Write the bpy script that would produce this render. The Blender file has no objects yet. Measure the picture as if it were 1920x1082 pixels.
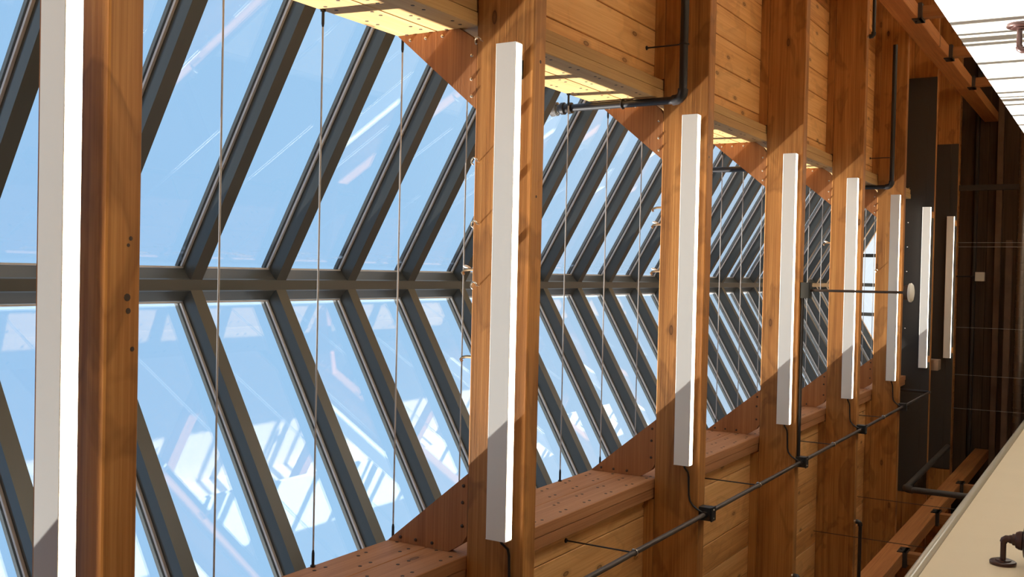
import bpy, bmesh, math, random
from mathutils import Vector, Matrix
random.seed(7)
PI = math.pi
C = bpy.context.scene.collection
ZC = 1.6            # the camera stands 1.6 m above the floor; heights below are measured from the camera

# ------------------------------------------------------------------ camera
W, H_ = 1920, 1082
FPX = 1884.08
PITCH, YAW, ROLL = (math.radians(a) for a in (31.434, -1.123, 1.832))

# ------------------------------------------------------------------ measured frame of the building
XC = -0.08                       # centre line of the hall under the ridge
HB, HT = 1.8755, 2.1268          # joist bottom / top
WJ = 0.089                       # joist thickness
def J(k): return 1.3902 + (k - 1) * 1.79539
DECK = 2.186
CW, CT = 1.01, 2.51              # curb half width and top
SL = 0.574                       # slope of the glass
YR0, SR = 2.742 - 0.4670 * 5, 0.4670
NR = 28
YG = 13.27                       # far gable
YS = 0.33                        # near end of the skylight
ang = math.atan(SL)

# ------------------------------------------------------------------ mesh builder
class MB:
    def __init__(s): s.bm = bmesh.new(); s.mi = 0
    def _face(s, vs):
        try:
            f = s.bm.faces.new(vs); f.material_index = s.mi; return f
        except ValueError: return None
    def prism(s, loop, vec):
        """closed solid from a planar loop of points swept along vec"""
        a = [s.bm.verts.new(Vector(p)) for p in loop]
        b = [s.bm.verts.new(Vector(p) + Vector(vec)) for p in loop]
        n = len(a)
        s._face(a[::-1]); s._face(b)
        for i in range(n): s._face([a[i], a[(i+1) % n], b[(i+1) % n], b[i]])
        return s
    def box(s, x0, x1, y0, y1, z0, z1, c=0.0):
        """box, with its long edges chamfered by c"""
        L = [x1-x0, y1-y0, z1-z0]; ax = L.index(max(L))
        if c <= 0:
            return s.prism([(x0,y0,z0),(x1,y0,z0),(x1,y1,z0),(x0,y1,z0)], (0,0,z1-z0))
        def oct8(a0,a1,b0,b1): return [(a0+c,b0),(a1-c,b0),(a1,b0+c),(a1,b1-c),(a1-c,b1),(a0+c,b1),(a0,b1-c),(a0,b0+c)]
        if ax == 0: return s.prism([(x0,p,q) for p,q in oct8(y0,y1,z0,z1)], (x1-x0,0,0))
        if ax == 1: return s.prism([(q,y0,p) for p,q in oct8(z0,z1,x0,x1)], (0,y1-y0,0))
        return s.prism([(p,q,z0) for p,q in oct8(x0,x1,y0,y1)], (0,0,z1-z0))
    def fbox(s, o, t, u, n, a, b, c):
        """box in a frame o,t,u,n with ranges a,b,c"""
        P = lambda i,j,k: o + t*i + u*j + n*k
        return s.prism([P(a[0],b[0],c[0]),P(a[1],b[0],c[0]),P(a[1],b[1],c[0]),P(a[0],b[1],c[0])], n*(c[1]-c[0]))
    def tube(s, pts, r, n=10, cap=True):
        pts = [Vector(p) for p in pts]
        rs = r if isinstance(r, (list, tuple)) else [r]*len(pts)
        rings = []
        ref = None
        for i, p in enumerate(pts):
            if i == 0: d = pts[1]-pts[0]
            elif i == len(pts)-1: d = pts[-1]-pts[-2]
            else: d = (pts[i]-pts[i-1]).normalized() + (pts[i+1]-pts[i]).normalized()
            if d.length < 1e-9: d = pts[-1]-pts[0]
            d.normalize()
            if ref is None: ref = d.orthogonal().normalized()
            ref = (ref - d*ref.dot(d)).normalized()
            v = d.cross(ref)
            rings.append([s.bm.verts.new(p + (ref*math.cos(2*PI*k/n) + v*math.sin(2*PI*k/n))*rs[i]) for k in range(n)])
        for a, b in zip(rings, rings[1:]):
            for k in range(n): s._face([a[k], a[(k+1)%n], b[(k+1)%n], b[k]])
        if cap: s._face(rings[0][::-1]); s._face(rings[-1])
        return s
    def lathe(s, o, ax, prof, n=24):
        """prof: (distance along ax, radius)"""
        o, ax = Vector(o), Vector(ax).normalized()
        return s.tube([o + ax*(a + i*1e-6) for i,(a,_) in enumerate(prof)], [max(r,1e-4) for _,r in prof], n) if False else s._lathe(o, ax, prof, n)
    def _lathe(s, o, ax, prof, n):
        e = ax.orthogonal().normalized(); v = ax.cross(e)
        rings = [[s.bm.verts.new(o + ax*a + (e*math.cos(2*PI*k/n)+v*math.sin(2*PI*k/n))*max(r,1e-4)) for k in range(n)] for a,r in prof]
        for a,b in zip(rings, rings[1:]):
            for k in range(n): s._face([a[k],a[(k+1)%n],b[(k+1)%n],b[k]])
        s._face(rings[0][::-1]); s._face(rings[-1])
        return s
    def build(s, name, mats, parent=None, smooth=False, loc=None):
        bmesh.ops.recalc_face_normals(s.bm, faces=s.bm.faces)
        me = bpy.data.meshes.new(name)
        off = Vector((0,0,0))
        if parent is not None:
            q = parent
            while q is not None: off += q.location; q = q.parent
        elif loc is not None: off = Vector(loc)
        else:
            xs = [v.co for v in s.bm.verts]
            off = Vector(((min(v.x for v in xs)+max(v.x for v in xs))/2, (min(v.y for v in xs)+max(v.y for v in xs))/2, min(v.z for v in xs)))
        for v in s.bm.verts: v.co -= off
        s.bm.to_mesh(me); s.bm.free()
        if smooth:
            for p in me.polygons: p.use_smooth = True
        for m in (mats if isinstance(mats, (list, tuple)) else [mats]): me.materials.append(m)
        if smooth:
            try: me.set_sharp_from_angle(angle=math.radians(40))
            except Exception: pass
        o = bpy.data.objects.new(name, me); C.objects.link(o)
        if parent is not None: o.parent = parent
        else: o.location = off
        return o

def thing(name, label, cat, loc, group=None):
    o = bpy.data.objects.new(name, None); C.objects.link(o); o.empty_display_size = .1
    o.location = loc; o['label'] = label; o['category'] = cat
    if group: o['group'] = group
    return o
def tag(o, label, cat, group=None):
    o['label'] = label; o['category'] = cat
    if group: o['group'] = group
    return o
def struct(o): o['kind'] = 'structure'; return o
def dup(root, loc, label, group=None):
    r = root.copy(); C.objects.link(r); r.location = loc; r['label'] = label
    if group: r['group'] = group
    for ch in list(root.children):
        c = ch.copy(); C.objects.link(c); c.parent = r
        for g in list(ch.children):
            d = g.copy(); C.objects.link(d); d.parent = c
    return r
ORD = ['zeroth','first','second','third','fourth','fifth','sixth','seventh','eighth','ninth','tenth']

# ------------------------------------------------------------------ materials
def newmat(name):
    m = bpy.data.materials.new(name); m.use_nodes = True
    nt = m.node_tree; nt.nodes.clear()
    return m, nt
def N(nt, t, **kw):
    n = nt.nodes.new(t)
    for k, v in kw.items():
        if k in n.inputs: n.inputs[k].default_value = v
        else: setattr(n, k, v)
    return n
def srgb(r, g, b):
    f = lambda c: (c/255/12.92) if c/255 <= .04045 else ((c/255+.055)/1.055)**2.4
    return (f(r), f(g), f(b), 1)
def ramp(nt, fac, stops):
    r = nt.nodes.new('ShaderNodeValToRGB'); nt.links.new(fac, r.inputs[0])
    els = r.color_ramp.elements
    while len(els) < len(stops): els.new(.5)
    for e, (p, c) in zip(els, stops): e.position = p; e.color = c
    return r
def principled(name, col, rough=.5, metal=0., spec=.5, bump=0., bscale=60., var=.0):
    m, nt = newmat(name); L = nt.links.new
    out = N(nt, 'ShaderNodeOutputMaterial'); b = N(nt, 'ShaderNodeBsdfPrincipled')
    b.inputs['Base Color'].default_value = col; b.inputs['Roughness'].default_value = rough
    b.inputs['Metallic'].default_value = metal
    if 'Specular IOR Level' in b.inputs: b.inputs['Specular IOR Level'].default_value = spec
    tc = N(nt, 'ShaderNodeTexCoord')
    no = N(nt, 'ShaderNodeTexNoise'); no.inputs['Scale'].default_value = bscale; no.inputs['Detail'].default_value = 4
    L(tc.outputs['Object'], no.inputs['Vector'])
    if var > 0:
        c2 = tuple(max(0, c*(1-var)) for c in col[:3]) + (1,)
        c3 = tuple(min(1, c*(1+var)) for c in col[:3]) + (1,)
        r = ramp(nt, no.outputs['Fac'], [(.3, c2), (.7, c3)]); L(r.outputs[0], b.inputs['Base Color'])
    if bump > 0:
        bp = N(nt, 'ShaderNodeBump'); bp.inputs['Strength'].default_value = bump; bp.inputs['Distance'].default_value = .002
        L(no.outputs['Fac'], bp.inputs['Height']); L(bp.outputs[0], b.inputs['Normal'])
    L(b.outputs[0], out.inputs[0])
    return m
def wood(name, dark, mid, light, axis, rough=.55, knots=.0, plank=None, grain=1.0, stain=.0, flat=0):
    """fir: long streaks along axis (0 x, 1 y, 2 z), broad blotches, knots; plank = (axis, width) shifts tone board by board"""
    m, nt = newmat(name); L = nt.links.new
    out = N(nt, 'ShaderNodeOutputMaterial'); b = N(nt, 'ShaderNodeBsdfPrincipled'); b.inputs['Roughness'].default_value = rough
    if 'Specular IOR Level' in b.inputs: b.inputs['Specular IOR Level'].default_value = .3
    tc = N(nt, 'ShaderNodeTexCoord'); oi = N(nt, 'ShaderNodeObjectInfo')
    sc = N(nt, 'ShaderNodeVectorMath', operation='SCALE'); sc.inputs[0].default_value = (7.3, 11.1, 5.7)
    L(oi.outputs['Random'], sc.inputs['Scale'])
    add = N(nt, 'ShaderNodeVectorMath', operation='ADD'); L(tc.outputs['Object'], add.inputs[0]); L(sc.outputs[0], add.inputs[1])
    vec = add.outputs[0]
    if plank:
        sx = N(nt, 'ShaderNodeSeparateXYZ'); L(tc.outputs['Object'], sx.inputs[0])
        dv = N(nt, 'ShaderNodeMath', operation='DIVIDE'); dv.inputs[1].default_value = plank[1]; L(sx.outputs[plank[0]], dv.inputs[0])
        fl = N(nt, 'ShaderNodeMath', operation='FLOOR'); L(dv.outputs[0], fl.inputs[0])
        wn = N(nt, 'ShaderNodeTexWhiteNoise', noise_dimensions='1D'); L(fl.outputs[0], wn.inputs['W'])
        s2 = N(nt, 'ShaderNodeVectorMath', operation='SCALE'); s2.inputs[0].default_value = (3.1, 9.7, 4.9); L(wn.outputs['Value'], s2.inputs['Scale'])
        a2 = N(nt, 'ShaderNodeVectorMath', operation='ADD'); L(vec, a2.inputs[0]); L(s2.outputs[0], a2.inputs[1]); vec = a2.outputs[0]
    def mapped(s_along, s_across):
        mp = N(nt, 'ShaderNodeMapping'); v = [s_across]*3; v[axis] = s_along
        mp.inputs['Scale'].default_value = v; L(vec, mp.inputs['Vector']); return mp.outputs[0]
    # bend the grain a little
    wob = N(nt, 'ShaderNodeTexNoise'); wob.inputs['Scale'].default_value = 1; wob.inputs['Detail'].default_value = 2
    L(mapped(1.1, 4), wob.inputs['Vector'])
    fine = N(nt, 'ShaderNodeTexNoise'); fine.inputs['Scale'].default_value = 1; fine.inputs['Detail'].default_value = 5; fine.inputs['Roughness'].default_value = .65
    L(mapped(1.6, 130), fine.inputs['Vector'])
    wv = N(nt, 'ShaderNodeTexNoise'); wv.inputs['Scale'].default_value = 1; wv.inputs['Detail'].default_value = 3; wv.inputs['Distortion'].default_value = 1.2
    L(mapped(.55, 17), wv.inputs['Vector'])
    mx = N(nt, 'ShaderNodeMath', operation='MULTIPLY_ADD'); mx.inputs[1].default_value = .45*grain; L(fine.outputs['Fac'], mx.inputs[0])
    w2 = N(nt, 'ShaderNodeMath', operation='MULTIPLY'); w2.inputs[1].default_value = .35; L(wv.outputs['Fac'], w2.inputs[0]); L(w2.outputs[0], mx.inputs[2])
    m3 = N(nt, 'ShaderNodeMath', operation='MULTIPLY_ADD'); m3.inputs[1].default_value = .25; L(wob.outputs['Fac'], m3.inputs[0]); L(mx.outputs[0], m3.inputs[2])
    fac = m3.outputs[0]
    if plank:
        m4 = N(nt, 'ShaderNodeMath', operation='MULTIPLY_ADD'); m4.inputs[1].default_value = .16; L(wn.outputs['Value'], m4.inputs[0])
        m5 = N(nt, 'ShaderNodeMath', operation='SUBTRACT'); m5.inputs[1].default_value = .08; L(fac, m5.inputs[0]); L(m5.outputs[0], m4.inputs[2]); fac = m4.outputs[0]
    r = ramp(nt, fac, [(.36, dark), (.52, mid), (.68, light)])
    col = r.outputs[0]
    if knots > 0:
        ac = [a for a in range(3) if a not in (axis, flat)][0]
        vo = N(nt, 'ShaderNodeTexVoronoi', voronoi_dimensions='2D'); vo.inputs['Scale'].default_value = 1
        s3 = N(nt, 'ShaderNodeSeparateXYZ'); L(mapped(2.6, 6.5), s3.inputs[0]); c3 = N(nt, 'ShaderNodeCombineXYZ')
        L(s3.outputs[axis], c3.inputs[0]); L(s3.outputs[ac], c3.inputs[1]); L(c3.outputs[0], vo.inputs['Vector'])
        kr = ramp(nt, vo.outputs['Distance'], [(.0, (.55,.55,.55,1)), (.045, (.75,.75,.75,1)), (.062, (1,1,1,1)), (.075, (.30,.30,.30,1)), (.17, (0,0,0,1))])
        sel = N(nt, 'ShaderNodeMath', operation='GREATER_THAN'); sel.inputs[1].default_value = 1 - knots
        sp = N(nt, 'ShaderNodeSeparateColor'); L(vo.outputs['Color'], sp.inputs[0]); L(sp.outputs[0], sel.inputs[0])
        ml = N(nt, 'ShaderNodeMath', operation='MULTIPLY'); L(kr.outputs[0], ml.inputs[0]); L(sel.outputs[0], ml.inputs[1])
        mc = N(nt, 'ShaderNodeMix', data_type='RGBA'); mc.inputs['B'].default_value = tuple(c*.35 for c in dark[:3]) + (1,)
        L(ml.outputs[0], mc.inputs['Factor']); L(col, mc.inputs['A']); col = mc.outputs['Result']
    if stain > 0:   # old water stains and soot with their own soft outlines
        sn = N(nt, 'ShaderNodeTexNoise'); sn.inputs['Scale'].default_value = 1; sn.inputs['Detail'].default_value = 3; sn.inputs['Distortion'].default_value = .6
        L(mapped(2.6, 5.5), sn.inputs['Vector'])
        sr = ramp(nt, sn.outputs['Fac'], [(.53, (0,0,0,1)), (.585, (1,1,1,1)), (.68, (.35,.35,.35,1))])
        sk = N(nt, 'ShaderNodeMath', operation='MULTIPLY'); sk.inputs[1].default_value = stain; L(sr.outputs[0], sk.inputs[0])
        smx = N(nt, 'ShaderNodeMix', data_type='RGBA'); smx.inputs['B'].default_value = tuple(c*.62 for c in dark[:3]) + (1,)
        L(sk.outputs[0], smx.inputs['Factor']); L(col, smx.inputs['A']); col = smx.outputs['Result']
    L(col, b.inputs['Base Color'])
    bp = N(nt, 'ShaderNodeBump'); bp.inputs['Strength'].default_value = .4; bp.inputs['Distance'].default_value = .002
    L(fine.outputs['Fac'], bp.inputs['Height']); L(bp.outputs[0], b.inputs['Normal'])
    L(b.outputs[0], out.inputs[0])
    return m
def emit(name, col, strength):
    m, nt = newmat(name); out = N(nt, 'ShaderNodeOutputMaterial'); e = N(nt, 'ShaderNodeEmission')
    e.inputs[0].default_value = col; e.inputs[1].default_value = strength
    nt.links.new(e.outputs[0], out.inputs[0]); return m
def glass(name, f0, tint, smear=False):
    m, nt = newmat(name); L = nt.links.new
    out = N(nt, 'ShaderNodeOutputMaterial')
    tr = N(nt, 'ShaderNodeBsdfTransparent'); tr.inputs[0].default_value = tint
    gl = N(nt, 'ShaderNodeBsdfGlossy'); gl.inputs['Roughness'].default_value = .0; gl.inputs['Color'].default_value = (1,1,1,1)
    lw = N(nt, 'ShaderNodeLayerWeight'); lw.inputs['Blend'].default_value = .5
    pw = N(nt, 'ShaderNodeMath', operation='POWER'); pw.inputs[1].default_value = 5; L(lw.outputs['Facing'], pw.inputs[0])
    sm = N(nt, 'ShaderNodeMath', operation='MULTIPLY_ADD'); sm.inputs[1].default_value = 1-f0; sm.inputs[2].default_value = f0; L(pw.outputs[0], sm.inputs[0])
    mx = N(nt, 'ShaderNodeMixShader'); L(sm.outputs[0], mx.inputs[0]); L(tr.outputs[0], mx.inputs[1]); L(gl.outputs[0], mx.inputs[2])
    last = mx.outputs[0]
    if smear:   # streaks of dried residue near the top edge of the pane and a few specks
        tc = N(nt, 'ShaderNodeTexCoord'); sp = N(nt, 'ShaderNodeSeparateXYZ'); L(tc.outputs['Object'], sp.inputs[0])
        mp = N(nt, 'ShaderNodeMapping'); mp.inputs['Scale'].default_value = (55, 7, 55); L(tc.outputs['Object'], mp.inputs['Vector'])
        oi = N(nt, 'ShaderNodeObjectInfo'); ad = N(nt, 'ShaderNodeVectorMath', operation='ADD'); L(mp.outputs[0], ad.inputs[0])
        sc = N(nt, 'ShaderNodeVectorMath', operation='SCALE'); sc.inputs[0].default_value = (0, 3, 0); L(oi.outputs['Random'], sc.inputs['Scale']); L(sc.outputs[0], ad.inputs[1])
        no = N(nt, 'ShaderNodeTexNoise'); no.inputs['Scale'].default_value = 1; no.inputs['Detail'].default_value = 2; L(ad.outputs[0], no.inputs['Vector'])
        r1 = ramp(nt, no.outputs['Fac'], [(.55, (0,0,0,1)), (.66, (1,1,1,1))])
        # band: local z (height) is highest at the ridge edge; object origin sits on the ridge edge
        mr = N(nt, 'ShaderNodeMapRange'); L(sp.outputs[2], mr.inputs['Value']); mr.inputs['From Min'].default_value = -.046; mr.inputs['From Max'].default_value = -.034
        mr2 = N(nt, 'ShaderNodeMapRange'); L(sp.outputs[2], mr2.inputs['Value']); mr2.inputs['From Min'].default_value = -.014; mr2.inputs['From Max'].default_value = -.024
        k1 = N(nt, 'ShaderNodeMath', operation='MULTIPLY'); L(mr.outputs[0], k1.inputs[0]); L(mr2.outputs[0], k1.inputs[1])
        k2 = N(nt, 'ShaderNodeMath', operation='MULTIPLY'); L(k1.outputs[0], k2.inputs[0]); L(r1.outputs[0], k2.inputs[1])
        k3 = N(nt, 'ShaderNodeMath', operation='MULTIPLY'); L(k2.outputs[0], k3.inputs[0]); k3.inputs[1].default_value = .30
        df = N(nt, 'ShaderNodeBsdfTranslucent'); df.inputs[0].default_value = (.9,.9,.92,1)
        m2 = N(nt, 'ShaderNodeMixShader'); L(k3.outputs[0], m2.inputs[0]); L(last, m2.inputs[1]); L(df.outputs[0], m2.inputs[2]); last = m2.outputs[0]
    L(last, out.inputs[0])
    return m

K = {}
K['joist'] = wood('stained_fir', (.225,.080,.019,1), (.405,.165,.042,1), (.57,.268,.078,1), 0, .5, knots=.16, stain=.42, flat=1)
K['deck'] = wood('fir_deck_boards', (.47,.205,.060,1), (.71,.36,.12,1), (.84,.48,.19,1), 1, .55, knots=.42, plank=(0, .186), stain=.22, flat=2)
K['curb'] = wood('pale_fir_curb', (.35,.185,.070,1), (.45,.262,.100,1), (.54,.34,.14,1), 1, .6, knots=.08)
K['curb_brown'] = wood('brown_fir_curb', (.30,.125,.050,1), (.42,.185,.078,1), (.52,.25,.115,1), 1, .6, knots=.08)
K['gusset'] = wood('plywood_gusset', (.24,.085,.027,1), (.36,.138,.045,1), (.46,.195,.068,1), 0, .6)
K['girder'] = wood('girder_fir', (.36,.13,.042,1), (.52,.21,.07,1), (.64,.29,.105,1), 1, .55, knots=.06)
K['post'] = wood('post_fir', (.24,.09,.03,1), (.36,.15,.05,1), (.46,.21,.08,1), 2, .55)
K['darkwood'] = wood('dark_end_boards', (.05,.028,.016,1), (.085,.048,.026,1), (.12,.072,.042,1), 0, .6, plank=(2, .2))
K['bronze'] = principled('dark_bronze_metal', (.058,.061,.056,1), .36, .0, .5)
K['gasket'] = principled('grey_gasket', (.56,.55,.55,1), .5)
K['steel'] = principled('galvanised_cable', (.46,.43,.41,1), .4, .3)
K['white_paint'] = principled('white_housing', (.80,.765,.715,1), .45, bump=.03)
K['diff'] = emit('warm_white_diffuser', (1,.88,.66,1), 8.0)
K['iron'] = principled('black_iron', (.028,.024,.024,1), .38, .3, bump=.15)
K['conduit'] = principled('painted_conduit', (.085,.066,.058,1), .4, .4)
K['box'] = principled('black_box_paint', (.016,.016,.017,1), .45)
K['panel'] = principled('black_felt', (.045,.037,.031,1), .9, bump=.3, bscale=300, var=.15)
K['pin'] = principled('bright_pin', (.7,.66,.6,1), .25, .8)
K['nail'] = principled('rusty_nail', (.055,.026,.012,1), .6)
K['hook'] = principled('zinc_hook', (.62,.52,.40,1), .25, .8)
K['cream'] = principled('cream_paint', (.66,.535,.36,1), .6, bump=.03, var=.02, bscale=3)
K['whitewall'] = principled('white_boards', (.86,.84,.78,1), .55, bump=.03)
K['taupe'] = principled('taupe_trim', (.34,.27,.19,1), .6)
K['rail'] = principled('glossy_beige_rail', (.46,.40,.31,1), .22, bump=.02)
K['floor'] = principled('concrete_floor', (.74,.65,.54,1), .6, var=.15, bscale=2)
K['outer'] = principled('outer_cream', (.62,.50,.35,1), .7)
K['oxblood'] = principled('oil_rubbed_bronze', (.060,.026,.021,1), .35, .4)
K['plastic'] = principled('detector_plastic', (.74,.70,.62,1), .4)
K['spiral'] = principled('spiral_duct_steel', (.30,.25,.215,1), .3, .8)
K['pale'] = principled('pale_timber', (.20,.12,.075,1), .6, var=.15, bscale=5)
K['glass'] = glass('skylight_glass', .069, (.955,.975,.985,1))
K['glass_smear'] = glass('skylight_glass_residue', .069, (.955,.975,.985,1), True)
K['steelbeam'] = principled('dark_steel', (.045,.036,.030,1), .5)
K['copper'] = principled('sprinkler_brass', (.40,.25,.13,1), .3, .8)

# ------------------------------------------------------------------ the setting
F0, EW = -ZC, 3.55
b = MB(); b.box(-EW, EW, -3.2, 16.9, F0-.05, F0); struct(b.build('floor', K['floor'], loc=(0,0,F0)))
def deck_strip(name, x0, x1, y0, y1):
    """boards along the hall with open joints under a solid backing"""
    b = MB()
    k = math.floor(x0/.186)
    while k*.186 < x1:
        a, c = max(x0, k*.186+.0025), min(x1, (k+1)*.186-.0025)
        if c - a > .01: b.box(a, c, y0, y1, DECK, DECK+.036, .003)
        k += 1
    b.box(x0, x1, y0, y1, DECK+.0365, DECK+.075)
    return struct(b.build(name, K['deck'], loc=(0, 0, DECK)))
deck_strip('ceiling', XC+CW+.108, EW, -3.2, 16.9)
deck_strip('ceiling.001', -EW, XC-CW-.108, -3.2, 16.9)
deck_strip('ceiling.002', XC-CW-.106, XC+CW+.106, 13.50, 16.9)
deck_strip('ceiling.003', XC-CW-.106, XC+CW+.106, -3.2, YS-.05)
b = MB(); b.box(-EW-.1, -EW, -3.2, 16.9, F0, DECK+.07); struct(b.build('wall_outer_left', K['outer']))
b = MB(); b.box(EW, EW+.1, -3.2, 16.9, F0, DECK+.07); struct(b.build('wall_outer_right', K['outer']))
b = MB(); b.box(-EW, EW, -3.3, -3.2, F0, DECK+.07); struct(b.build('wall_back', K['outer']))
# far wall: dark horizontal boards
b = MB()
z = F0
while z < DECK-.01:
    z2 = min(z+.198, DECK-.002); b.box(-EW, EW, 16.5, 16.54, z, z2, .004); z += .2
b.box(-EW, EW, 16.545, 16.6, F0, DECK-.002)
struct(b.build('wall_far', K['darkwood'], loc=(0,16.5,0)))
# the two partitions under the girders
b = MB(); b.box(-1.266, -1.24, 1.0, 16.4, F0, .710); struct(b.build('wall_left', K['cream']))
b = MB(); b.tube([(-1.2525, 1.0, .737), (-1.2525, 16.4, .737)], .0265, 20); struct(b.build('trim_1', K['rail'], smooth=True))
b = MB(); b.box(1.130, 1.156, 1.0, 16.4, F0, .693, .002); struct(b.build('wall_right', K['whitewall']))

# ------------------------------------------------------------------ joists
b = MB(); b.box(-3.5, 3.5, 0, WJ, HB, HT, .004)
jt = thing('roof_joist', '', 'joist', (XC, J(1), HB))
o = b; 
for v in b.bm.verts: v.co.y += J(1)
b.build('beam', K['joist'], jt)
for sg in (-1, 1):
    n = MB(); a, c = XC+sg*(CW+.112), sg*3.5
    n.box(min(a,c), max(a,c), J(1)+.001, J(1)+WJ-.001, HT+.0004, DECK-.0006, .002); n.build('nailer', K['joist'], jt)
jl = ['first thick fir joist from the left, spanning the whole picture height beside the blown-out light',
      'second thick fir joist from the left, sunlit with zinc hooks along its side',
      'third thick fir joist from the left, with sooty blotches and a black pipe before it',
      'fourth thick fir joist from the left, carrying the hanging detector on its conduit',
      'fifth thick fir joist from the left, with a wavy dark water stain',
      'sixth thick fir joist from the left, last one before the black felt',
      'seventh fir joist from the left, its side covered fully in black felt',
      'eighth and farthest fir joist, black felt on only part of its side']
jt['label'] = jl[0]; jt['group'] = 'fir joists under the skylight'
for k in range(2, 9): dup(jt, (XC, J(k), HB), jl[k-1])

for k, kx, ky, r_ in ((1, -.075, .055, .0062), (1, -.105, .058, .0048), (1, .055, .062, .0036), (1, .04, .056, .003), (1, -.19, .07, .004), (2, .78, .05, .005), (2, .28, .04, .004), (3, .62, .03, .004)):
    par = [o for o in C.objects if o.get('category') == 'joist' and abs(o.location.y - J(k)) < 1e-3][0]
    b = MB(); b.lathe((kx, J(k)+ky, HB+.0004), (0,0,-1), [(0, r_*1.5), (.0009, r_*1.3), (.0011, r_*.5)], 9); b.build('knot', K['nail'], par)
# ------------------------------------------------------------------ curbs along the opening
def curb(sg, label):
    root = thing('skylight_curb', label, 'curb beam', (XC+sg*1.06, 6.8, HT), 'laminated curbs of the skylight')
    y0, y1 = YS-.04, 13.38
    def slab(d0, d1, z0, z1, name, nails):
        b = MB(); xa, xb = sorted((XC+sg*d0, XC+sg*d1)); b.box(xa, xb, y0, y1, z0, z1, .003)
        if nails:
            b.mi = 1; yy = 1.2; i = 0
            while yy < 13:
                for q, dz in enumerate((.042, .138)):
                    for e in (0, .055):
                        r = .0088; cy = yy + e + q*.10 + random.uniform(-.006,.006); cz = z0 + dz + random.uniform(-.006,.006)
                        x = XC + sg*d0
                        b.lathe((x, cy, cz), (-sg,0,0), [(-.002, r), (.0012, r*.8)], 7)
                yy += .235; i += 1
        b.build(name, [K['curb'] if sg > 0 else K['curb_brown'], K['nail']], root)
    zm = HT + .192
    slab(CW, CW+.051, HT+.0004, zm-.0015, 'lower_board', True)
    slab(CW, CW+.051, zm+.0015, CT, 'upper_board', True)
    slab(CW+.053, CW+.106, HT+.006, CT-.004, 'outer_board', False)
    return root
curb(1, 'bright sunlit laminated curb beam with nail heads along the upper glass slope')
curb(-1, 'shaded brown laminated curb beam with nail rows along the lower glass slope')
b = MB(); b.box(XC-CW+.002, XC+CW-.002, YG+.02, YG+.10, HT+.0004, CT, .003)
tag(b.build('skylight_curb', K['curb']), 'short curb beam closing the far end under the gable window', 'curb beam')

# ------------------------------------------------------------------ gussets on the joists
gproto = {}
for sg in (1, -1):
    for k in range(1, 8):
        lab = 'three-cornered plywood gusset bracing the %s curb on the %s joist from the left' % ('upper' if sg > 0 else 'lower', ORD[k])
        if sg not in gproto:
            r = thing('gusset_plate', lab, 'gusset', (XC+sg*.85, J(k), HT), 'plywood gussets between joists and curbs')
            pts = [(CW-.001, CT-.002), (.695, HT+.0005), (.935, HT+.0005), (.968, HT+.022), (CW-.001, HT+.085)]
            b = MB(); b.prism([(XC+sg*d, J(k)+.003, z) for d, z in pts], (0, .036, 0)); pl = b.build('plate', K['gusset'], r)
            for d, z in ((.988,2.445),(.988,2.37),(.988,2.29),(.90,2.150),(.81,2.150),(.745,2.147)):
                s = MB(); s.lathe((XC+sg*d, J(k)+.003, z), (0,-1,0), [(0,.007),(.004,.006),(.006,.003)], 8); s.build('screw', K['hook'] if sg > 0 else K['nail'], pl, True)
            gproto[sg] = r
        else:
            dup(gproto[sg], (XC+sg*.85, J(k), HT), lab)

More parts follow.
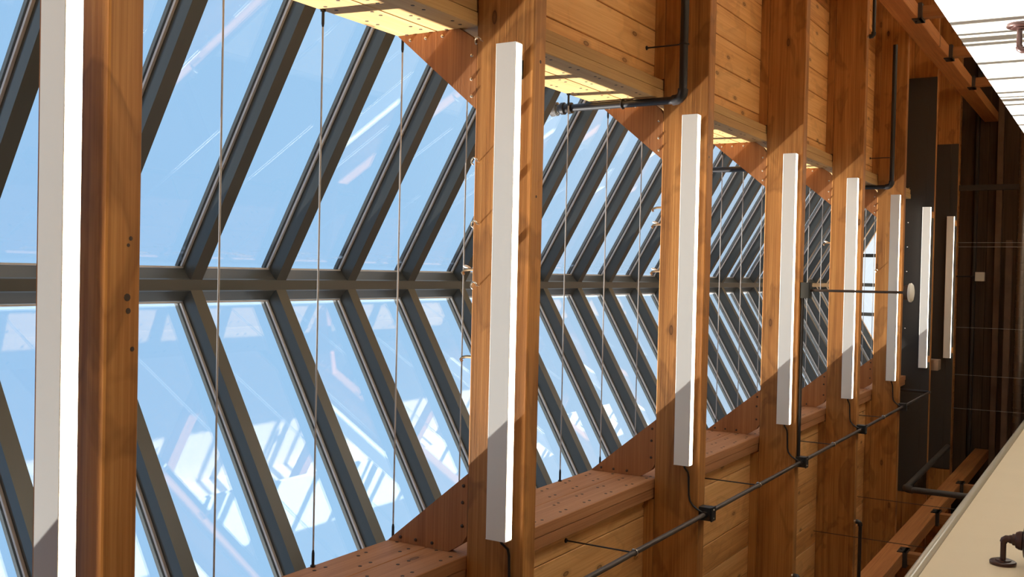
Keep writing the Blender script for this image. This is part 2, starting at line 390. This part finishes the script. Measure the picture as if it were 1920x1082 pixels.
# ------------------------------------------------------------------ skylight
def bay_words(y):
    k = 0
    for i in range(1, 9):
        if y > J(i) + WJ: k = i
    return k
def ordinals(ys):
    cnt, out = {}, []
    for y in ys:
        k = bay_words(y); cnt[k] = cnt.get(k, 0) + 1
        out.append((k, cnt[k]))
    return out
def place_words(k, i): return ('%s one before the first joist' % ORD[i]) if k == 0 else ('%s one right of the %s joist' % (ORD[i], ORD[k]))
rys = [YR0 + SR*i for i in range(NR)]
rys = [y for y in rys if YS+.05 < y < YG-.06]
def frame(sg):
    return Vector((XC, 0, 3.152)), Vector((sg*math.cos(ang), 0, -math.sin(ang))), Vector((0,1,0)), Vector((sg*math.sin(ang), 0, math.cos(ang)))
D = lambda d: d/math.cos(ang)
for sg in (1, -1):
    o, t, u, n = frame(sg)
    slope = 'upper' if sg > 0 else 'lower'
    y0 = rys[0]
    base = Vector((XC+sg*1.09, y0, CT))
    r = thing('skylight_rafter', '', 'rafter', base, 'dark metal rafters of the %s glass slope' % slope)
    oy = o + u*y0
    b = MB(); b.fbox(oy, t, u, n, (.013, D(1.055)), (-.029, .029), (0, .044)); b.fbox(oy, t, u, n, (.025, D(1.053)), (-.023, .023), (.0442, .070)); b.build('bar', K['bronze'], r)
    for e in (-1, 1):
        b = MB(); ya, yb = sorted((e*.0235, e*.034)); b.fbox(oy, t, u, n, (.043, D(1.050)), (ya, yb), (.068, .0775)); b.build('gasket', K['gasket'], r)
    b = MB(); b.fbox(oy, t, u, n, (.030, D(1.13)), (-.037, .037), (.0852, .101)); b.fbox(oy, t, u, n, (.043, D(1.050)), (-.0225,.0225), (.0702,.0850)); b.build('cap', K['bronze'], r)
    for i, (y, (k, q)) in enumerate(zip(rys, ordinals(rys))):
        lab = 'dark metal rafter of the %s glass slope, %s' % (slope, place_words(k, q))
        if i == 0: r['label'] = lab
        else: dup(r, (base.x, y, base.z), lab)
    # glass panes between the rafters, each bedded at its own slight angle
    ed = [YS-.01] + rys + [YG-.01]
    mids = [(a+c)/2 for a, c in zip(ed, ed[1:])]
    for (a, c), (k, q) in zip(zip(ed, ed[1:]), ordinals(mids)):
        ga, gc = a + (.0245 if a != ed[0] else 0), c - (.0245 if c != ed[-1] else 0)
        b = MB(); b.fbox(o + u*0, t, u, n, (.0316, D(1.135)), (ga, gc), (.0785, .0845))
        og = o + u*((a+c)/2) + t*.0316 + n*.0785
        g = b.build('glass_pane', K['glass_smear'] if sg > 0 else K['glass'], loc=og)
        g.rotation_euler = (math.radians(random.uniform(-.10,.10)), math.radians(random.uniform(-.06,.06)), 0)
        tag(g, 'skylight glass pane of the %s slope, %s' % (slope, place_words(k, q)), 'glass pane', 'glass panes of the %s slope' % slope)
# ridge bar
b = MB(); b.prism([(XC+x, YS, z) for x, z in ((-.021,3.14),(.021,3.14),(.026,3.150),(.064,3.186),(.066,3.200),(.05,3.30),(0,3.33),(-.05,3.30),(-.066,3.200),(-.064,3.186),(-.026,3.150))], (0, YG-YS, 0))
rb = thing('ridge_beam', 'dark metal ridge beam running along the top of the skylight', 'ridge beam', (XC, 6.8, 3.14))
b.build('beam', K['bronze'], rb)
for sg in (-1, 1):
    b = MB(); b.box(*sorted((XC+sg*.066, XC+sg*.0735)), YS, YG, 3.190, 3.196); b.build('gasket', K['gasket'], rb)
# eave plates
for sg in (1, -1):
    b = MB(); b.box(*sorted((XC+sg*1.092, XC+sg*1.16)), YS, YG, CT+.0004, 2.588, .002)
    tag(b.build('eave_plate', K['bronze']), 'dark metal eave plate along the foot of the %s glass slope' % ('upper' if sg > 0 else 'lower'), 'eave plate')
# closing boards at the near end, behind the viewer
b = MB(); b.prism([(XC-1.16, YS-.05, HT+.001), (XC+1.16, YS-.05, HT+.001), (XC+1.16, YS-.05, 2.6), (XC, YS-.05, 3.33), (XC-1.16, YS-.05, 2.6)], (0, .04, 0))
struct(b.build('wall_gable', K['curb']))
# far gable window
gw = struct(bpy.data.objects.new('window_1', None)); C.objects.link(gw); gw.location = (XC, YG+.03, CT)
b = MB()
b.box(XC-CW, XC+CW, YG+.022, YG+.078, CT+.0005, CT+.05)
for sg in (1, -1):
    o, t, u, n = frame(sg); b.fbox(o, t, u, n, (D(.0), D(1.02)), (YG+.022, YG+.078), (-.02, .05))
b.build('window_frame', K['bronze'], gw)
for x in (.305, -.07, -.445, -.82, .68):
    d = abs(x-XC); zt = 3.152 - SL*d - .02
    m = MB(); m.box(x-.022, x+.022, YG+.025, YG+.075, CT+.05, zt); m.build('mullion', K['bronze'], gw)
b = MB(); b.prism([(XC-.98, YG+.045, CT+.05), (XC+.98, YG+.045, CT+.05), (XC, YG+.045, 3.13)], (0, .008, 0)); b.build('window_pane', K['glass'], gw)

# tie cables
cy = [y - .004 for y in rys if y > 1.0]
c0 = thing('tie_cable', '', 'cable', (XC, cy[0], 2.49), 'steel tie cables across the skylight')
xa, xb = XC+CW-.001, XC-CW+.001
b = MB(); b.tube([(xb+.05, cy[0], 2.497), (xa-.05, cy[0], 2.497)], .0033, 8); b.build('cable', K['steel'], c0, True)
for s_, x in ((-1, xa), (1, xb)):
    b = MB(); b.lathe((x, cy[0], 2.497), (s_,0,0), [(0,.010),(.006,.010),(.0062,.0055),(.05,.0055),(.062,.0034)], 10); b.build('end_fitting', K['iron'], c0, True)
for i, (y, (k, q)) in enumerate(zip(cy, ordinals(cy))):
    lab = 'thin steel cable spanning the skylight, %s' % place_words(k, q)
    if i == 0: c0['label'] = lab
    else: dup(c0, (XC, y, 2.49), lab)

# ------------------------------------------------------------------ linear lights
XA, XB = .8294, -.9844
ZL, LH, LW, GAP = 1.8978, .0852, .0425, .0475
k = 1
lt = thing('linear_light', '', 'light', ((XA+XB)/2, J(k), ZL), 'white linear lights on the joists')
ya, yb = J(k)-GAP-LW, J(k)-GAP
b = MB(); b.box(XB+.004, XA-.004, ya, yb, ZL, ZL+LH, .0015); b.build('housing', K['white_paint'], lt)
b = MB(); b.box(XB+.004, XA-.004, ya+.0015, yb-.0015, ZL-.0012, ZL-.0002); b.build('diffuser', K['diff'], lt)
for x0, x1 in ((XB, XB+.004), (XA-.004, XA)):
    b = MB(); b.box(x0, x1, ya, yb, ZL, ZL+LH); b.build('end_cap', K['white_paint'], lt)
for x, dz in ((XA-.085, .02), (XB+.10, .046)):
    b = MB(); b.box(x-.035, x+.035, yb+.0003, J(k)-.0003, ZL+dz, ZL+dz+.03, .002); b.build('mounting_bracket', K['box'], lt)
pts = [(XB-.0005, J(k)-.06, ZL+.04), (XB-.015, J(k)-.055, ZL+.038), (XB-.045, J(k)-.016, ZL+.034), (XB-.07, J(k)-.009, ZL+.032), (XB-.165, J(k)-.009, ZL+.029), (XB-.195, J(k)-.009, ZL+.022), (XB-.218, J(k)-.009, ZL+.004), (XB-.232, J(k)-.010, ZL-.018), (XB-.243, J(k)-.008, ZL-.038), (XB-.250, J(k)+.0012, ZL-.046)]
cord = MB(); cord.tube(pts, .0052, 8); cord.build('power_cord', K['iron'], lt, True)
ll = ['big near white linear light at the far left, cut off above and below',
      'white linear light on the second fir joist, longest one fully in view',
      'white linear light on the third fir joist from the left',
      'white linear light on the fourth fir joist from the left',
      'white linear light on the fifth joist, in front of the wavy stain',
      'white linear light on the sixth joist, beside the gable window',
      'white linear light against black felt, behind the round detector',
      'farthest and smallest white linear light, against black felt']
lt['label'] = ll[0]
for k in range(2, 9):
    d = dup(lt, ((XA+XB)/2, J(k), ZL), ll[k-1])
    if k >= 7:
        for ch in list(d.children):
            if ch.name.startswith('power_cord'): bpy.data.objects.remove(ch)

# ------------------------------------------------------------------ conduit and boxes on the lower side
XBX, ZBX = -1.240, 1.838
def jbox(x, y, label):
    r = thing('junction_box', label, 'junction box', (x, y, ZBX-.034), 'black junction boxes')
    b = MB(); b.box(x-.034, x+.034, y-.030, y+.030, ZBX-.030, HB-.0005, .004); b.build('body', K['box'], r)
    b = MB(); b.box(x-.037, x+.037, y-.033, y+.033, ZBX-.036, ZBX-.0302, .002); cv = b.build('cover', K['box'], r)
    for dx in (-.022, .022):
        b = MB(); b.lathe((x+dx, y, ZBX-.036), (0,0,-1), [(0,.005),(.002,.004)], 8); b.build('screw', K['pin'], cv, True)
    return r
bl = {2: 'black junction box on the conduit under the second joist', 3: 'largest black junction box, under the third joist', 4: 'black junction box under the fourth joist, where the dark drop conduit ends',
      5: 'black junction box on the conduit under the fifth joist', 6: 'black junction box on the conduit under the sixth joist'}
ybx = {2: J(2)+.015, 3: J(3)+.015, 4: J(4)-.002, 5: J(5)-.004, 6: J(6)+.0}
for k in range(2, 7):
    # the box sits just under the joist edge
    ybx[k] = J(k) + .032
    jbox(XBX, ybx[k], bl[k])
cr = thing('conduit', 'grey-brown conduit running to the right through the black boxes under the joists', 'conduit', (XBX, 7, ZBX))
ys = [2.4] + [ybx[k] for k in range(2, 7)] + [11.93]
for i, (a, c) in enumerate(zip(ys, ys[1:])):
    a2, c2 = (a + .0335 if i else a), (c - .0335 if i < len(ys)-2 else c)
    b = MB(); b.tube([(XBX, a2, ZBX), (XBX, c2, ZBX)], .0125, 12); b.build('pipe', K['conduit'], cr, True)
    for y in ((a2+.012) if i else None, (c2-.012) if i < len(ys)-2 else None):
        if y: b = MB(); b.tube([(XBX, y-.0118, ZBX), (XBX, y+.0118, ZBX)], .017, 8); b.build('coupling', K['iron'], cr)
b = MB(); b.tube([(XBX, 11.93, ZBX), (XBX, 11.965, ZBX), (XBX, 11.985, ZBX+.02), (XBX, 11.985, DECK-.001)], .015, 10); b.build('elbow', K['iron'], cr, True)
for k, y in ((2, 4.10), (3, 5.87), (4, 7.66), (5, 9.47)):
    r = thing('hanger_rod', 'thin rod with clamp holding the conduit, right of the %s joist' % ORD[k], 'hanger rod', (XBX, y, ZBX), 'rods holding the conduit')
    b = MB(); b.tube([(XBX, y, ZBX+.019), (XBX, y, DECK-.0005)], .0035, 8); b.build('rod', K['iron'], r, True)
    b = MB(); b.lathe((XBX, y, DECK-.0006), (0,0,-1), [(0,.012),(.006,.010)], 10); b.build('flange', K['iron'], r, True)
    b = MB(); b.tube([(XBX + .0158*math.cos(a), y, ZBX + .0158*math.sin(a)) for a in [2*PI*q/16 for q in range(17)]], .0028, 6); b.build('clamp', K['pin'], r, True)

# ------------------------------------------------------------------ hanging detector
yd = J(4)+WJ/2
r = thing('smoke_detector', 'round white detector hanging on a thin rod from the fourth joist', 'detector', (-.085, yd, 1.16))
b = MB(); b.box(-.135, -.030, yd-.036, yd+.036, 1.812, HB-.0005, .005); b.build('canopy_box', K['box'], r)
b = MB(); b.tube([(-.082, yd, 1.8115), (-.079, yd, 1.225)], .0085, 10); b.build('rod', K['conduit'], r, True)
b = MB(); b.lathe((-.079, yd, 1.2245), (0,0,-1), [(0,.012),(.006,.016),(.008,.047),(.034,.050)], 24); b.build('mounting_base', K['conduit'], r, True)
b = MB(); b.lathe((-.079, yd, 1.190), (0,0,-1), [(0,.052),(.004,.060),(.016,.062),(.026,.052),(.031,.030),(.032,.004)], 28); b.build('cover', K['plastic'], r, True)
b = MB(); b.tube([(-.1355, yd-.012, 1.862), (XBX+.0365, yd-.012, 1.862)], .011, 10)
dc = b.build('conduit', K['iron'], smooth=True); tag(dc, 'dark straight conduit under the fourth joist, between detector box and junction box', 'conduit')

# ------------------------------------------------------------------ sprinkler pipes on the upper side
def sprinkler(y, xr, ztop, label, rod=True):
    zp, rr = 1.975, .0215
    r = thing('sprinkler_pipe', label, 'sprinkler pipe', (xr, y, zp), 'black sprinkler pipes with risers')
    b = MB(); b.tube([(xr+.055, y, zp), (2.28, y, zp)], rr, 14); b.build('branch_pipe', K['iron'], r, True)
    el = [(xr, y, zp+.055)] + [(xr+.045-.045*math.cos(a), y, zp+.045-.045*math.sin(a)) for a in (.3,.6,.95,1.25)] + [(xr+.055, y, zp)]
    b = MB(); b.tube(el, .027, 14); b.build('elbow', K['iron'], r, True)
    b = MB(); b.tube([(xr, y, zp+.056), (xr, y, ztop-.10)], .020, 14); rz = b.build('riser', K['iron'], r, True)
    h = MB(); h.lathe((xr, y, ztop-.0995), (0,0,1), [(0,.030),(.018,.033),(.022,.024),(.042,.026),(.046,.034),(.064,.034),(.068,.022),(.085,.025),(.090,.038),(.125,.041),(.135,.030),(.148,.020)], 16); h.build('sprinkler_head', K['iron'], rz, True)
    b = MB(); b.tube([(xr+.0245*math.cos(a), y+.0245*math.sin(a), zp+.34) for a in [2*PI*q/16 for q in range(17)]], .004, 6); b.tube([(xr+.027, y, zp+.34), (min(xr+.075, XC+CW-.001), y, zp+.34)], .004, 6)
    b.build('pipe_clamp', K['iron'], r, True)
    if rod:
        x = 1.19
        b = MB(); b.tube([(x, y, zp+.026), (x, y, DECK-.0005)], .0042, 8); b.tube([(x, y+.0235*math.cos(a), zp+.0235*math.sin(a)) for a in [2*PI*q/16 for q in range(17)]], .0036, 6)
        b.lathe((x, y, DECK-.0006), (0,0,-1), [(0,.012),(.006,.010)], 10); b.build('hanger', K['iron'], r, True)
    return r
sprinkler(J(3)-.105, .905, 2.72, 'large black sprinkler pipe with riser in front of the third joist')
sprinkler(J(4)+.17, .765, 2.72, 'black sprinkler pipe mostly hidden behind the fourth joist and its gusset')
sprinkler(J(6)-.105, .905, 2.72, 'black sprinkler pipe with elbow in front of the sixth joist')
def stub(k, sg, label):
    y, z = J(k)-.15, 1.79
    a = 1.96 if sg > 0 else -1.97
    r = thing('pipe_stub', label, 'pipe', (a, y, z), 'short capped pipes above the partitions')
    b = MB(); b.tube([(a+sg*.03, y, z), (XC+sg*2.40, y, z)], .0135, 12); b.build('pipe', K['iron'], r, True)
    b = MB(); b.tube([(a+sg*.03, y, z), (a+sg*.012, y, z+.003), (a, y, z+.014), (a-sg*.002, y, z+.034)], .019, 12); b.build('elbow', K['iron'], r, True)
    b = MB(); b.lathe((a-sg*.002, y, z+.0345), (0,0,1), [(0,.010),(.012,.012),(.016,.006)], 10); b.build('plug', K['pin'], r, True)
stub(4, -1, 'short black pipe end at the bottom edge, before the fourth joist')
stub(5, -1, 'short black pipe end at the bottom, before the fifth joist')
stub(5, 1, 'short black pipe end at the top, before the fifth joist')
# hanging wires on the lower side
for (x, y, z0, z1, lab) in ((-2.12, J(5)-.06, 1.36, 1.96, 'thin dark wire crossing the lower girder near the fifth joist'), (-2.12, J(6)-.25, 1.38, 1.95, 'thin dark wire crossing the lower girder near the sixth joist')):
    b = MB(); b.tube([(x, y, F0+.001), (x, y, DECK-.0005)], .0034, 6); tag(b.build('hanging_wire', K['nail'], smooth=True), lab, 'wire')
# big drain pipe
r = thing('drain_pipe', 'thick dark pipe bending down behind the cream partition at bottom right', 'pipe', (-2.03, 10.3, F0))
b = MB(); b.tube([(-2.03, 10.38, 1.785), (-1.99, 13.05, 1.785)], .030, 16); b.build('level_run', K['steelbeam'], r, True)
b = MB(); b.tube([(-2.03, 10.40, 1.785)] + [(-2.03, 10.40-.07*math.sin(a), 1.715+.07*math.cos(a)) for a in (.4,.8,1.2,1.57)], .037, 16); b.build('elbow', K['steelbeam'], r, True)
b = MB(); b.tube([(-2.03, 10.33, 1.72), (-2.03, 10.33, F0+.001)], .030, 16); b.build('down_pipe', K['steelbeam'], r, True)

# ------------------------------------------------------------------ girders, posts
for sg, xi, lab in ((-1, -2.497, 'long fir girder running under the joists at the lower right'), (1, 2.385, 'long fir girder running under the joists at the upper right')):
    g = thing('girder', lab, 'girder', (xi, 6.8, 1.68), 'fir girders along the hall')
    lens = [(-3.1, 2.35), (2.352, 5.95), (5.952, 9.81), (9.812, 13.53), (13.532, 16.48)]
    for a, c in lens:
        b = MB(); b.box(*sorted((xi, xi+sg*.13)), a, c, 1.685, HB-.0005, .006); b.build('timber', K['girder'], g)
    for k, y in enumerate((5.95, 7.88, 9.81, 11.67, 13.53)):
        p = thing('timber_post', '', 'post', (xi+sg*.065, y, F0), 'fir posts under the girders')
        p['label'] = ('fir post with black steel saddle under the %s girder, %s from the near end' % ('lower' if sg < 0 else 'upper', ORD[k+1]))
        b = MB(); b.box(*sorted((xi+sg*.012, xi+sg*.118)), y-.055, y+.055, F0+.001, 1.6495, .004); b.build('shaft', K['post'], p)
        b = MB(); x0 = xi - sg*.008
        b.box(*sorted((x0, xi-sg*.0005)), y-.095, y+.095, 1.655, 1.735, .001)
        b.box(*sorted((x0, xi+sg*.138)), y-.095, y+.095, 1.650, 1.6845, .002)
        sd_ = b.build('steel_saddle', K['steelbeam'], p)
        for zz in (1.712,):
            b = MB(); b.lathe((x0, y, zz), (-sg,0,0), [(0,.010),(.007,.009)], 6); b.build('bolt', K['iron'], sd_)

# ------------------------------------------------------------------ black felt on joists 7 and 8
for k, x0, x1, lab in ((7, -2.42, 2.30, 'long black felt sheet pinned over the seventh joist'), (8, -2.42, 1.76, 'shorter black felt sheet covering part of the eighth joist')):
    y = J(k)
    r = thing('felt_sheet', lab, 'felt sheet', ((x0+x1)/2, y, HB), 'black felt sheets')
    # leave room for the light brackets: the sheet is cut around them, in three strips
    b = MB(); b.box(x0, x1, y-.006, y-.0006, ZL+.068, DECK-.003)
    br = sorted([XA-.085, XB+.10]); e = [x0] + [q for x in br for q in (x-.037, x+.037)] + [x1]
    for a, c in zip(e[::2], e[1::2]): b.box(a, c, y-.006, y-.0006, HB+.002, ZL+.067)
    b.build('sheet', K['panel'], r)
    if k == 7:
        for x in (.66, .38, .10, -.20, -.55, 1.05):
            b = MB(); b.lathe((x, y-.006, 2.150), (0,-1,0), [(0,.009),(.003,.008),(.006,.003)], 8); b.build('pin', K['pin'], r, True)

# ------------------------------------------------------------------ small things on the joists
def hook(x, z, k, label):
    y = J(k)
    r = thing('screw_hook', label, 'hook', (x, y, z), 'zinc hooks in the joists')
    b = MB(); b.tube([(x, y-.0005, z), (x, y-.014, z)] + [(x+.013*math.sin(a), y-.014-.002, z+.013-.013*math.cos(a)) for a in [q*.5 for q in range(1,10)]], .0032, 7); b.build('wire', K['hook'], r, True)
hook(.869, 2.10, 2, 'zinc hook on the second joist, highest in the picture')
hook(.415, 2.105, 2, 'zinc hook on the second joist, second from the top')
hook(.178, 2.10, 2, 'zinc hook on the second joist, third from the top')
hook(-.055, 2.095, 2, 'zinc hook on the second joist at the height of the ridge')
hook(.09, 2.10, 6, 'small zinc hook on the sixth joist beside the gable window')
def cliphook(x, k, label, lit):
    y = J(k)+.02
    r = thing('cable_clip', label, 'clip', (x, y, HT), 'little clips on top of the joists')
    b = MB(); b.tube([(x, y, HT+.0003), (x, y, HT+.03), (x-.004, y, HT+.05), (x-.012, y, HT+.058), (x-.020, y, HT+.052)], .006, 8); b.build('arm', K['copper'], r, True)
    if lit:
        b = MB(); b.lathe((x+.004, y, HT+.02), (.3,0,1), [(0,.003),(.010,.006),(.026,.007),(.036,.003)], 10); b.build('tip', K['plastic'], r, True)
cliphook(-.33, 2, 'bent copper clip standing on the second joist below the ridge', False)
cliphook(.005, 2, 'pale tipped clip standing on the second joist at the ridge', True)
cliphook(.36, 3, 'copper clip standing on the third joist above the ridge', False)
cliphook(.27, 3, 'pale tipped clip standing on the third joist above the ridge', True)
cliphook(.02, 3, 'pale tipped clip standing on the third joist at the ridge', True)
cliphook(.30, 5, 'pale tipped clip standing on the fifth joist above the ridge', True)
# small timber block by the seventh joist
b = MB(); b.box(-1.02, -.90, J(7)+WJ+.004, J(7)+WJ+.20, 1.80, HB+.08, .004)
tag(b.build('timber_block', K['pale']), 'small pale block beside the seventh joist, below the last light', 'block')

# ------------------------------------------------------------------ wall lamps
def sconce(sg, xw, y, z, label, f=.653):
    n = -sg   # direction out of the wall
    r = thing('wall_lamp', label, 'wall lamp', (xw, y, z), 'gooseneck wall lamps')
    P = lambda l: [(a*f, q*f) for a, q in l]
    b = MB(); b.lathe((xw+n*.0005, y, z), (n,0,0), P([(0,.082),(.018,.084),(.024,.078),(.026,.052),(.034,.050),(.036,.024)]), 36); b.build('wall_plate', K['oxblood'], r, True)
    b = MB(); b.tube([(xw+n*.0365*f, y, z), (xw+n*.150*f, y, z)], .0185*f, 16); b.build('arm', K['oxblood'], r, True)
    b = MB(); b.tube([(xw+n*.150*f, y, z), (xw+n*.166*f, y, z-.004*f), (xw+n*.176*f, y, z-.018*f), (xw+n*.176*f, y, z-.034*f)], .024*f, 16); b.build('elbow', K['oxblood'], r, True)
    b = MB(); b.lathe((xw+n*.176*f, y, z-.0345*f), (0,0,-1), P([(0,.027),(.016,.030),(.020,.038),(.036,.040),(.040,.052),(.060,.062),(.078,.064),(.082,.058)]), 28); b.build('socket', K['oxblood'], r, True)
    b = MB(); b.lathe((xw+n*.176*f, y, z-.117*f), (0,0,-1), P([(0,.060),(.006,.105),(.018,.122),(.030,.112),(.075,.100),(.16,.092),(.17,.070)]), 36); b.build('lamp_shade', K['oxblood'], r, True)
sconce(-1, -1.24, 4.895, .431, 'dark bronze wall lamp on the cream partition at bottom right')
sconce(1, 1.13, 4.90, .428, 'bronze wall lamp on the glaring white partition at top right')

# ------------------------------------------------------------------ far end
r = thing('spiral_duct', 'round ribbed steel duct crossing the far end at the right edge', 'duct', (0, 15.55, 1.24))
prof = []; x = 0
while x < 5.8: prof += [(x, .062), (x+.094, .062), (x+.096, .067), (x+.104, .067)]; x += .106
b = MB(); b.lathe((-2.9, 15.55, 1.24), (1,0,0), prof, 20); b.build('barrel', K['spiral'], r, True)
b = MB(); b.box(-2.7, .60, 15.80, 15.88, 1.39, 1.475, .004); tag(b.build('pale_beam', K['pale']), 'pale timber beam next to the ribbed duct at the far end', 'beam')
b = MB(); b.box(1.30, 1.375, 15.60, 15.68, F0+.001, DECK-.001); tag(b.build('steel_column', K['steelbeam']), 'dark upright steel column at the far end above the lights', 'column')
for z0, z1, y, m, lab in ((1.60, 1.68, 16.40, 'pale', 'dim pale rail on the far wall, right one'), (1.93, 1.97, 16.40, 'steelbeam', 'dark steel rail on the far wall, left one')):
    b = MB(); b.box(-3.3, 3.3, y, y+.098, z0, z1, .003); tag(b.build('wall_rail', K[m]), lab, 'rail')
for x, lab in ((.56,'upper'),(.50,'second'),(-.62,'third'),(-1.28,'fourth'),(-1.75,'lowest')):
    b = MB(); b.tube([(x, 15.2, F0+.001), (x-.02, 15.2, DECK-.0005)], .0035, 6)
    tag(b.build('hanging_wire', K['steel'], smooth=True), '%s thin bright wire hanging in front of the far wall' % lab, 'wire')
b = MB(); b.box(.01, .14, 15.9, 15.98, 1.75, 1.875, .004); tag(b.build('electrical_box', K['plastic']), 'small pale box in the dark at the far end', 'box')
b = MB(); b.tube([(.075, 15.94, 1.8755), (.075, 15.94, DECK-.0005)], .010, 8); tag(b.build('conduit', K['iron'], smooth=True), 'short conduit above the small pale box at the far end', 'conduit')

# ------------------------------------------------------------------ light
wd = bpy.data.worlds.new('sky'); bpy.context.scene.world = wd; wd.use_nodes = True
nt = wd.node_tree; nt.nodes.clear(); L = nt.links.new
out = N(nt, 'ShaderNodeOutputWorld'); bg = N(nt, 'ShaderNodeBackground')
tc = N(nt, 'ShaderNodeTexCoord'); sp = N(nt, 'ShaderNodeSeparateXYZ'); L(tc.outputs['Generated'], sp.inputs[0])
rp = ramp(nt, sp.outputs[2], [(.0, (.85,.88,.92,1)), (.20, (.90,.95,1.0,1)), (.34, (.60,.79,1.0,1)), (.62, (.375,.62,.895,1)), (1.0, (.32,.55,.84,1))])
L(rp.outputs[0], bg.inputs[0]); bg.inputs[1].default_value = .93
L(bg.outputs[0], out.inputs[0])
sd = bpy.data.lights.new('sun', 'SUN'); sd.energy = 25.0; sd.angle = math.radians(.53); sd.color = (1, .95, .87)
so = bpy.data.objects.new('sun', sd); C.objects.link(so); so.location = (-6, 4, 9)
so.rotation_euler = Vector((1, .085, -1.10)).to_track_quat('-Z', 'Y').to_euler()

# ------------------------------------------------------------------ camera
Fv = Vector((math.sin(YAW)*math.cos(PITCH), math.cos(YAW)*math.cos(PITCH), math.sin(PITCH)))
U0 = Vector((math.cos(YAW), -math.sin(YAW), 0)); R0 = Fv.cross(U0)
Rv = R0*math.cos(ROLL) + U0*math.sin(ROLL); Uv = U0*math.cos(ROLL) - R0*math.sin(ROLL)
cd = bpy.data.cameras.new('camera'); cam = bpy.data.objects.new('camera', cd); C.objects.link(cam)
M = Matrix((Rv, Uv, -Fv)).transposed().to_4x4()
cam.matrix_world = M
cd.sensor_fit = 'HORIZONTAL'; cd.sensor_width = 36.0; cd.lens = FPX/W*36.0; cd.clip_start = .02; cd.clip_end = 200
bpy.context.scene.camera = cam

# put the floor at z = 0
for o in list(bpy.context.scene.objects):
    if o.parent is None: o.location.z += ZC

sc = bpy.context.scene
sc.view_settings.view_transform = 'Standard'; sc.view_settings.look = 'None'
sc.view_settings.exposure = 0.34; sc.view_settings.gamma = 1.0; sc.view_settings.use_curve_mapping = False
sc.cycles.use_denoising = True
sc.cycles.max_bounces = 14; sc.cycles.diffuse_bounces = 6; sc.cycles.glossy_bounces = 6; sc.cycles.transparent_max_bounces = 24
sc.cycles.sample_clamp_indirect = 6.0
